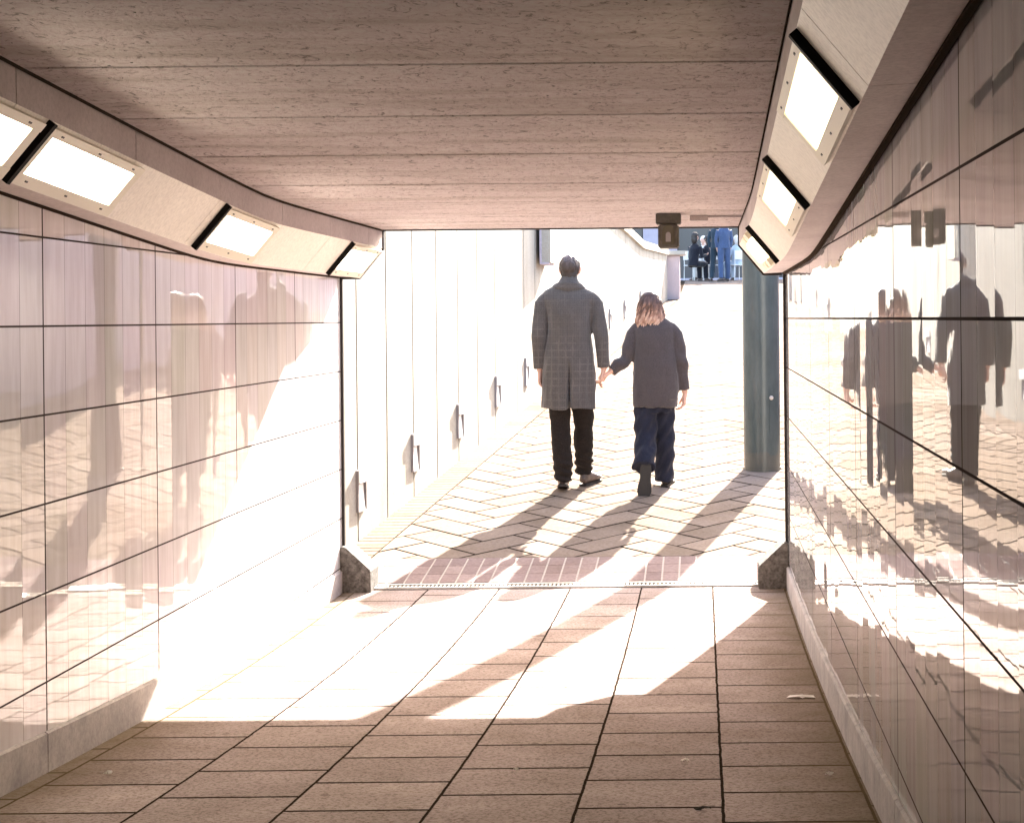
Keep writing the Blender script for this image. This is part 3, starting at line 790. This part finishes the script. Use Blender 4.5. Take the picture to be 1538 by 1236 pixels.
for v in cb.verts:
    if v.co.z < .66: v.co.z = .652 + .4*(v.co.z-.652) + .006*math.sin(v.co.x*22)
coat = obj('coat', cb, CM['coat'], man, True)
bm = nb()
loft(bm, [(.016, -.004, 1.598, .130, .092), (.016, -.008, 1.604, .132, .098), (.017, -.008, 1.622, .110, .096), (.018, -.006, 1.645, .084, .084), (.019, -.004, 1.672, .068, .074), (.020, -.002, 1.684, .062, .068), (.02, 0, 1.676, .054, .058)], 36)
cb = remesh(bm, .0045, 1); fold(cb, .004, (14, 14, 10)); obj('collar', cb, CM['coat'], coat, True)
for L_, nm, w in ((legL, 'trouser_leg', 0), (legR, 'trouser_leg', 1)):
    bm = nb(); a = L_[2]
    loft(bm, [(L_[0].x, L_[0].y, .80, .098, .10), (L_[0].x+(L_[1].x-L_[0].x)*.7, L_[0].y*.4+L_[1].y*.6, .62, .084, .088), (L_[1].x, L_[1].y, .50, .076, .078), (L_[1].x*.6+a.x*.4, L_[1].y*.6+a.y*.4, .36, .078, .08),
               (L_[1].x*.3+a.x*.7, L_[1].y*.25+a.y*.75, .22+gz(a.y)*.5, .078, .08), (a.x, a.y, a.z+.05, .070, .075), (a.x, a.y+.005, a.z-.012, .066, .075)], 26)
    tb = remesh(bm, .005, 2)
    fold(tb, .010, (7, 7, 11), None, 5+w*9, lambda p, z0=a.z: .007*math.sin(p.z*95+p.x*30)*max(0, min(1, (z0+.22-p.z)*7))); obj(nm, tb, CM['black'], man, True)
for (hx, hy, ang, tilt) in ((-.047, -.085, 2, R(14)), (.095, .17, -24, R(2))):
    g0 = gz(hy); fw = V(math.sin(R(-ang)), math.cos(R(-ang))*math.cos(tilt), -math.sin(tilt)+.10); up = V(0, math.sin(tilt), 1)
    hz = g0 + (.285*math.sin(tilt) - .0 if tilt > .1 else 0) + .004
    if tilt > .1: hz = gz(hy)+ .055
    bm = nb(); shoe(bm, V(hx, hy, hz+.014), fw, up); sb = obj('shoe', remesh(bm, .005, 2), CM['shoe'], man, True)
    bm = nb(); sole(bm, V(hx, hy, hz), fw, up, 1.04); obj('sole', bm, CM['sole'], sb)
# short hair over the back of the head
bm = nb(); ball(bm, (0, -.016, .024), (.0815, .101, .094)); ball(bm, (0, -.045, -.035), (.063, .060, .062)); ball(bm, (0, -.04, -.075), (.047, .036, .034)); ball(bm, (0, .06, .075), (.052, .04, .03))
hb = remesh(bm, .005, 3)
for v in list(hb.verts):
    if v.co.y > .035 and v.co.z < .062: v.co.y = .035 - .1*(v.co.y-.035)*0
fold(hb, .009, (45, 45, 16), None, 2)
bmesh.ops.transform(hb, matrix=Matrix.Translation(V(.022, .02, 1.735)) @ Matrix.Rotation(R(-8), 4, 'Z') @ Matrix.Rotation(R(3), 4, 'X'), verts=hb.verts)
obj('hair', hb, hair_mat('greying brown hair', [(.1, (.030,.021,.018)), (.6, (.060,.042,.037)), (1, (.22,.16,.15))], 1.66, 1.86), man, True)

# --- the woman
wb = px(985, 734, 14.15)
wom = empty('person', (wb.x, 14.15, ramp_z(14.15)), 'shorter woman seen from behind in a charcoal jacket with wavy shoulder length hair', 'person')
gz2 = lambda y: ramp_z(14.15+y) - ramp_z(14.15)
WH = 1.56
wclasp = V(mb.x+clasp.x-wb.x, 14.08+clasp.y-14.15, ramp_z(14.08)+clasp.z-ramp_z(14.15))
bm = nb()
head(bm, (-.03, .02, 1.455), .93, R(4), R(2))
loft(bm, [(-.01, -.0, 1.25, .075, .065), (-.02, .0, 1.34, .052, .052), (-.028, .01, 1.44, .048, .05)], 18)
loft(bm, [(.005, 0, .74, .15, .11), (.005, 0, .86, .155, .11), (.01, 0, 1.0, .13, .095), (.0, 0, 1.15, .135, .10), (0, 0, 1.24, .14, .085), (-.005, 0, 1.29, .10, .065)], 22)
lgL = [V(-.075, 0, .78), V(-.070, -.02, .42), V(-.086, -.195, .235)]
lgR = [V(.075, .02, .78), V(.080, .10, .42), V(.078, .14, .075+gz2(.14))]
for L_ in (lgL, lgR): loft(bm, arm_pts(L_, [.088, .056, .036]), 16)
bL = [V(-.155, 0, 1.245), V(-.222, -.02, 1.02), wclasp+V(.065, .015, .045)]
bR = [V(.158, 0, 1.245), V(.215, -.01, 1.0), V(.235, .03, .755)]
for A_ in (bL, bR): loft(bm, arm_pts(A_, [.046, .037, .024]), 14)
hand(bm, bL[2]+V(-.006, 0, -.004), V(-1, .02, -.72), V(.1, 1, .1), .62, 1.0, V(.4, -.15, -1))
hand(bm, bR[2]+V(0, 0, -.01), V(-.1, .08, -1), V(-.1, 1, 0), .5, 1.02, V(-1, 0, 0))
obj('body', remesh(bm, .0045, 1), M['skin'], wom, True)
bm = nb()
T = [(.645, -.002, .178, .150), (.72, .004, .183, .148), (.813, .010, .187, .145), (.968, .010, .178, .138), (1.06, .006, .168, .130), (1.15, .002, .162, .128), (1.21, .002, .168, .122), (1.26, .0, .172, .108), (1.295, -.002, .150, .092), (1.325, -.006, .105, .078), (1.35, -.012, .066, .062), (1.36, -.015, .056, .056)]
loft(bm, [(cx_, .0, z_, a_, b_) for z_, cx_, a_, b_ in T], 36)
for A_, sgn in ((bL, -1), (bR, 1)):
    P_ = [V(sgn*.07, 0, 1.27), V(sgn*.135, 0, 1.262), V(sgn*.170, 0, 1.215), A_[0].lerp(A_[1], .55)+V(sgn*.006, 0, 0), A_[1], A_[1].lerp(A_[2], .5), A_[1].lerp(A_[2], .92)]
    loft(bm, arm_pts(P_, [.042, .050, .054, .055, .052, .049, .047], 3), 20)
cb = remesh(bm, .0062, 4); fold(cb, .015, (8, 8, 2.8), (.6, 1.5), 11, lambda p: .008*math.sin(p.z*40+p.x*25)*math.exp(-((p.z-1.0)/.12)**2)*(1 if abs(p.x) > .17 else 0))
for v in cb.verts:
    if v.co.z < .70: v.co.z += .055*v.co.x
obj('jacket', cb, CM['jacket'], wom, True)
# wide-leg jeans: one garment with two legs
bm = nb()
loft(bm, [(.0, .0, .60, .150, .115), (.0, .0, .74, .158, .125), (.0, 0, .80, .155, .12)], 30)
loft(bm, [(-.075, 0, .72, .092, .105), (-.072, -.01, .56, .096, .105), (-.072, -.03, .42, .088, .098), (-.083, -.11, .30, .088, .095), (-.086, -.19, .235, .092, .088), (-.086, -.245, .185, .094, .070)], 26)
loft(bm, [(.072, .015, .72, .092, .105), (.072, .05, .56, .086, .10), (.072, .08, .42, .080, .098), (.068, .10, .28, .078, .098), (.062, .115, .14, .074, .098), (.060, .12, .055, .074, .098)], 26)
jb = remesh(bm, .0055, 3); fold(jb, .013, (9, 7, 4.5), None, 21, lambda p: .006*math.sin(p.z*45-p.x*70)); obj('jeans', jb, CM['jeans'], wom, True)
# push-off foot: toe down, sole towards the viewer
bm = nb(); h = V(-.085, -.255, .145); fw = V(-.05, -.10, -.95); fw = V(-.12, -.13, -.9); up = V(0, 1, -.15)
toe_g = gz2(-.30)
shoe(bm, V(-.066, -.262, toe_g+.235), V(-.07, -.06, -.92), up, .92, wk=1.28); sb = obj('shoe', remesh(bm, .0045, 2), CM['shoe'], wom, True)
bm = nb(); sole(bm, V(-.066, -.280, toe_g+.240), V(-.07, -.06, -.92), up, .93, t=.02, wk=1.3); obj('sole', bm, CM['sole'], sb)
bm = nb(); shoe(bm, V(.066, .05, gz2(.05)+.018), V(.22, 1, .10), V(0, 0, 1), .86); sb = obj('shoe', remesh(bm, .0045, 2), CM['shoe'], wom, True)
bm = nb(); sole(bm, V(.066, .05, gz2(.05)+.003), V(.22, 1, .10), V(0, 0, 1), .9); obj('sole', bm, CM['sole'], sb)
# wavy hair: a cap and a curtain of overlapping locks
bm = nb()
loft(bm, [(-.028, -.02, 1.288, .060, .035), (-.029, -.028, 1.31, .088, .050), (-.030, -.028, 1.36, .093, .066), (-.030, -.015, 1.43, .090, .090), (-.030, -.002, 1.48, .084, .098), (-.030, .0, 1.52, .070, .088), (-.030, .005, 1.545, .046, .06), (-.030, .005, 1.556, .018, .025)], 30)
hb = remesh(bm, .006, 2)
fold(hb, .012, (26, 26, 5), (1.25, 1.62), 4)
me = bpy.data.meshes.new('h'); hb.to_mesh(me); hb.free(); bm = nb(); bm.from_mesh(me)
rg = random.Random(5)
for k in range(120):
    a = rg.uniform(-3.0, -.14); x0, y0 = math.cos(a), math.sin(a)
    ph = rg.uniform(0, 6.3); am = rg.uniform(.010, .022); ln = rg.uniform(.235, .30); pts = []; fq = rg.uniform(11, 17)
    for j in range(17):
        t = j/16; z_ = 1.55 - t*ln
        rx_ = lerp_tab([(0, .026), (.15, .062), (.35, .086), (.6, .096), (.85, .106), (1, .098)], t); ry_ = lerp_tab([(0, .03), (.15, .075), (.35, .100), (.6, .092), (.85, .080), (1, .070)], t)
        wv = am*t*math.sin(t*fq+ph); rr = lerp_tab([(0, .003), (.3, .009), (.8, .010), (1, .0025)], t)
        pts.append((-.03+x0*rx_+wv, -.012+y0*ry_+am*.8*t*math.cos(t*fq+ph), z_, rr, rr*.6))
    loft(bm, pts, 7)
obj('hair', bm, hair_mat('brown hair with blonde lengths', [(0, (.55,.38,.30)), (.28, (.33,.19,.145)), (.52, (.12,.065,.05)), (1, (.07,.038,.032))], 1.28, 1.56), wom, True)

# --- people on the terrace at the head of the ramp
def far_person(x_, D, seated, label, top, legs, hairc, skin=M['skin'], s=1.0, face=0, lean=0, coat=None):
    p = px(x_, 420, D); z0 = ramp_z(D)
    r = empty('person', (p.x, D, z0), label, 'person', rz=face)
    bm = nb(); cl = nb(); tr = nb(); shs = []
    hipz = .48 if seated else .92*s
    tz = hipz + .52*s
    head(bm, (0, lean+.02, tz+.20*s), s)
    loft(bm, [(0, lean, tz-.03, .05, .05), (0, lean+.01, tz+.15*s, .048, .05)], 12)
    loft(bm, [(0, 0, hipz, .14, .10), (0, lean*.5, hipz+.25*s, .12, .09), (0, lean, tz-.06, .14, .08)], 14)
    loft(cl, [(0, 0, hipz-.05, .175, .135), (0, lean*.5, hipz+.22*s, .155, .125), (0, lean*.8, hipz+.40*s, .185, .12), (0, lean, tz-.02, .15, .09), (0, lean, tz+.04, .06, .06)], 18)
    for sx_ in (-1, 1):
        S = V(sx_*.18, lean, tz-.06); E = V(sx_*.235, lean*.7+(.02 if not seated else .06), tz-.32*s); W_ = V(sx_*.20, lean+(.05 if not seated else .27), tz-.55*s if not seated else tz-.30)
        loft(bm, arm_pts([S, E, W_], [.045, .036, .026]), 10); loft(cl, arm_pts([S, E, E.lerp(W_, .9)], [.058, .052, .042]), 12)
        hand(bm, W_, (W_-E), V(0, 1, .4), .3, .95, V(-sx_, 0, 0))
        if seated: Lp = [V(sx_*.09, 0, .50), V(sx_*.12, .42, .50), V(sx_*.12, .44, .09)]
        else: Lp = [V(sx_*.09, 0, hipz), V(sx_*.11, .03*sx_, .48*s), V(sx_*.13, .12*sx_, .09)]
        loft(bm, arm_pts(Lp, [.075, .055, .035]), 12); loft(tr, arm_pts(Lp, [.105, .082, .068]), 14)
        sh_ = nb(); shs.append(sh_); shoe(sh_, Lp[2]+V(0, -.06, -.085), V(sx_*.2, 1, 0), V(0, 0, 1), .95)
    obj('body', remesh(bm, .009, 1), skin, r, True)
    a = remesh(cl, .012, 3); fold(a, .012, (9, 9, 4)); obj('top', a, top, r, True)
    a = remesh(tr, .012, 2); fold(a, .010, (9, 9, 6)); obj('trousers', a, legs, r, True)
    for q in shs: obj('shoe', remesh(q, .010, 1), CM['shoe'], r, True)
    hb = nb(); ball(hb, (0, lean+.0, tz+.222*s), (.088*s, .105*s, .10*s)); ball(hb, (0, lean-.04, tz+.13*s), (.085*s, .07*s, .12*s))
    a = remesh(hb, .009, 2); fold(a, .01, (30, 30, 10)); obj('hair', a, hairc, r, True)
    return r
cl_dark = cloth('near black knit', (.008,.008,.014), (.022,.022,.034)); cl_white = cloth('white cotton', (.7,.68,.66), (.85,.84,.83))
cl_blue = cloth('blue denim', (.03,.05,.11), (.09,.14,.28)); cl_teal = cloth('slate denim', (.02,.032,.05), (.05,.08,.11)); cl_pale = cloth('pale blue cotton', (.42,.52,.66), (.6,.7,.82))
h_dark = mat('dark hair', (.03,.022,.02), .5); h_fair = mat('white hair', (.75,.72,.68), .5)
far_person(1041, 51.8, True, 'seated person all in dark clothes left of the terrace table', cl_dark, cl_dark, h_dark, face=R(-40), lean=.10, s=1.12)
far_person(1057, 54.2, True, 'seated person in white behind the terrace table', cl_white, cl_white, h_fair, face=R(160), s=1.05)
far_person(1066, 52.9, True, 'dark clad seated person just left of the standing figure in blue', cl_dark, cl_white, h_dark, face=R(50), lean=.08)
far_person(1088, 51.4, False, 'standing person in blue denim at the head of the ramp', cl_blue, cl_blue, h_dark, face=R(15), s=1.06)
far_person(1077, 51.9, False, 'person in slate trousers standing half behind the one in blue denim', cl_teal, cl_teal, h_dark, face=R(-10), s=1.06)
far_person(1107, 52.5, True, 'seated person in pale blue beside the column, at the right of the terrace', cl_pale, cl_pale, h_fair, face=R(30))
# table and chairs
def chair(x_, D, face, label):
    p = px(x_, 420, D); r = empty('chair', (p.x, D, ramp_z(D)), label, 'chair', 'white terrace chairs', rz=face)
    bm = nb(); box(bm, (-.21, -.21, .43), (.21, .21, .455), .006); obj('seat', bm, M['white'], r)
    bm = nb(); box(bm, (-.21, -.225, .60), (.21, -.205, .86), .006); obj('backrest', bm, M['white'], r)
    for sx_ in (-1, 1):
        for sy in (-1, 1):
            bm = nb(); loft(bm, [(sx_*.20, sy*.20, 0, .013), (sx_*.19, sy*.19, .43, .013)] + ([(sx_*.19, -.215, .86, .011)] if sy < 0 else []), 8); obj('leg', bm, M['white'], r)
chair(1042, 52.55, R(-40), 'white metal chair under the person in dark clothes')
chair(1057, 54.2, R(160), 'white metal chair under the person in white')
chair(1066, 52.9, R(50), 'white metal chair under the dark clad person beside the standing figure')
chair(1107, 52.5, R(30), 'white metal chair under the person in pale blue by the column')
p = px(1055, 420, 53.3); r = empty('cafe_table', (p.x, 53.3, ramp_z(53.3)), 'small round white terrace table between the seated people', 'table')
bm = nb(); loft(bm, [(0, 0, .715, .30, .30), (0, 0, .725, .31, .31), (0, 0, .745, .31, .31)], 28); obj('tabletop', bm, M['white'], r)
bm = nb(); loft(bm, [(0, 0, .02, .03), (0, 0, .715, .025)], 12); obj('pedestal', bm, M['white'], r)
bm = nb(); loft(bm, [(0, 0, 0, .20), (0, 0, .015, .20), (0, 0, .03, .05)], 24); obj('foot', bm, M['white'], r)

# shop building across the terrace
BY = 66.0; r = empty('shop_building', (0, BY, SZ), 'lavender grey building with dark shop windows behind the terrace', 'building')
bm = nb()
for x0, x1, z0, z1 in ((-30, -2.75, 0, 9), (-2.15, -.9, 0, 9), (8, 30, 0, 9), (-2.75, 8, 3.4, 9), (-2.75, -2.15, 0, .5), (-.9, 8, 0, .35), (3.0, 3.4, .35, 3.4)):
    box(bm, (x0, BY, SZ+z0), (x1, BY+.4, SZ+z1))
part('wall', bm, M['lavender'], r)
for x0, x1, z0, z1 in ((-2.75, -2.15, .5, 3.4), (-.9, 3.0, .35, 3.4), (3.4, 8, .35, 3.4)):
    bm = nb(); n = max(1, round((x1-x0)/1.3))
    for i in range(n+1):
        xx = x0+(x1-x0)*i/n; box(bm, (xx-.03, BY+.10, SZ+z0), (xx+.03, BY+.16, SZ+z1))
    box(bm, (x0, BY+.105, SZ+2.55), (x1, BY+.155, SZ+2.61)); w = part('window', bm, M['trim'], r)
    bm = nb(); box(bm, (x0, BY+.12, SZ+z0), (x1, BY+.13, SZ+z1)); part('pane', bm, M['glass_dark'], w)

# ------------------------------------------------------------------ light, sky, camera
EL, AZ = 27.2, 12.3
sd = V(math.cos(R(EL))*math.sin(R(AZ)), math.cos(R(EL))*math.cos(R(AZ)), math.sin(R(EL)))
sl = bpy.data.lights.new('sun', 'SUN'); sl.energy = 5.0; sl.angle = R(.55); sl.color = (1, .935, .83)
so = bpy.data.objects.new('sun', sl); C.objects.link(so); so.rotation_euler = (-sd).to_track_quat('-Z', 'Y').to_euler(); so.location = (5, 20, 20)
w = bpy.data.worlds.new('World'); bpy.context.scene.world = w; w.use_nodes = True
nt = w.node_tree; bg = nt.nodes['Background']; sk = nt.nodes.new('ShaderNodeTexSky'); sk.sky_type = 'NISHITA'; sk.sun_disc = False
sk.sun_elevation = R(EL); sk.sun_rotation = R(AZ); sk.air_density = 1.0; sk.dust_density = 3.0; sk.ozone_density = .2
nt.links.new(sk.outputs[0], bg.inputs[0]); bg.inputs[1].default_value = .105
cam = bpy.data.cameras.new('camera'); co = bpy.data.objects.new('camera', cam); C.objects.link(co)
cam.sensor_width = 36; cam.lens = F/1538*36; cam.clip_end = 2000; cam.clip_start = .05
cam.shift_x = (769-1055)/1538; cam.shift_y = -(618-478)/1538
co.matrix_world = Matrix.Translation((0, 0, EZ)) @ Matrix.Rotation(R(90), 4, 'X') @ Matrix.Rotation(-RHO, 4, 'Z')
sc = bpy.context.scene; sc.camera = co
sc.view_settings.view_transform = 'Standard'; sc.view_settings.look = 'None'; sc.view_settings.exposure = 3.3; sc.view_settings.gamma = 1
sc.cycles.max_bounces = 10; sc.cycles.diffuse_bounces = 6; sc.cycles.glossy_bounces = 5; sc.cycles.use_denoising = True
sc.cycles.sample_clamp_indirect = 6; sc.cycles.caustics_reflective = False; sc.cycles.caustics_refractive = False
sc.render.film_transparent = False
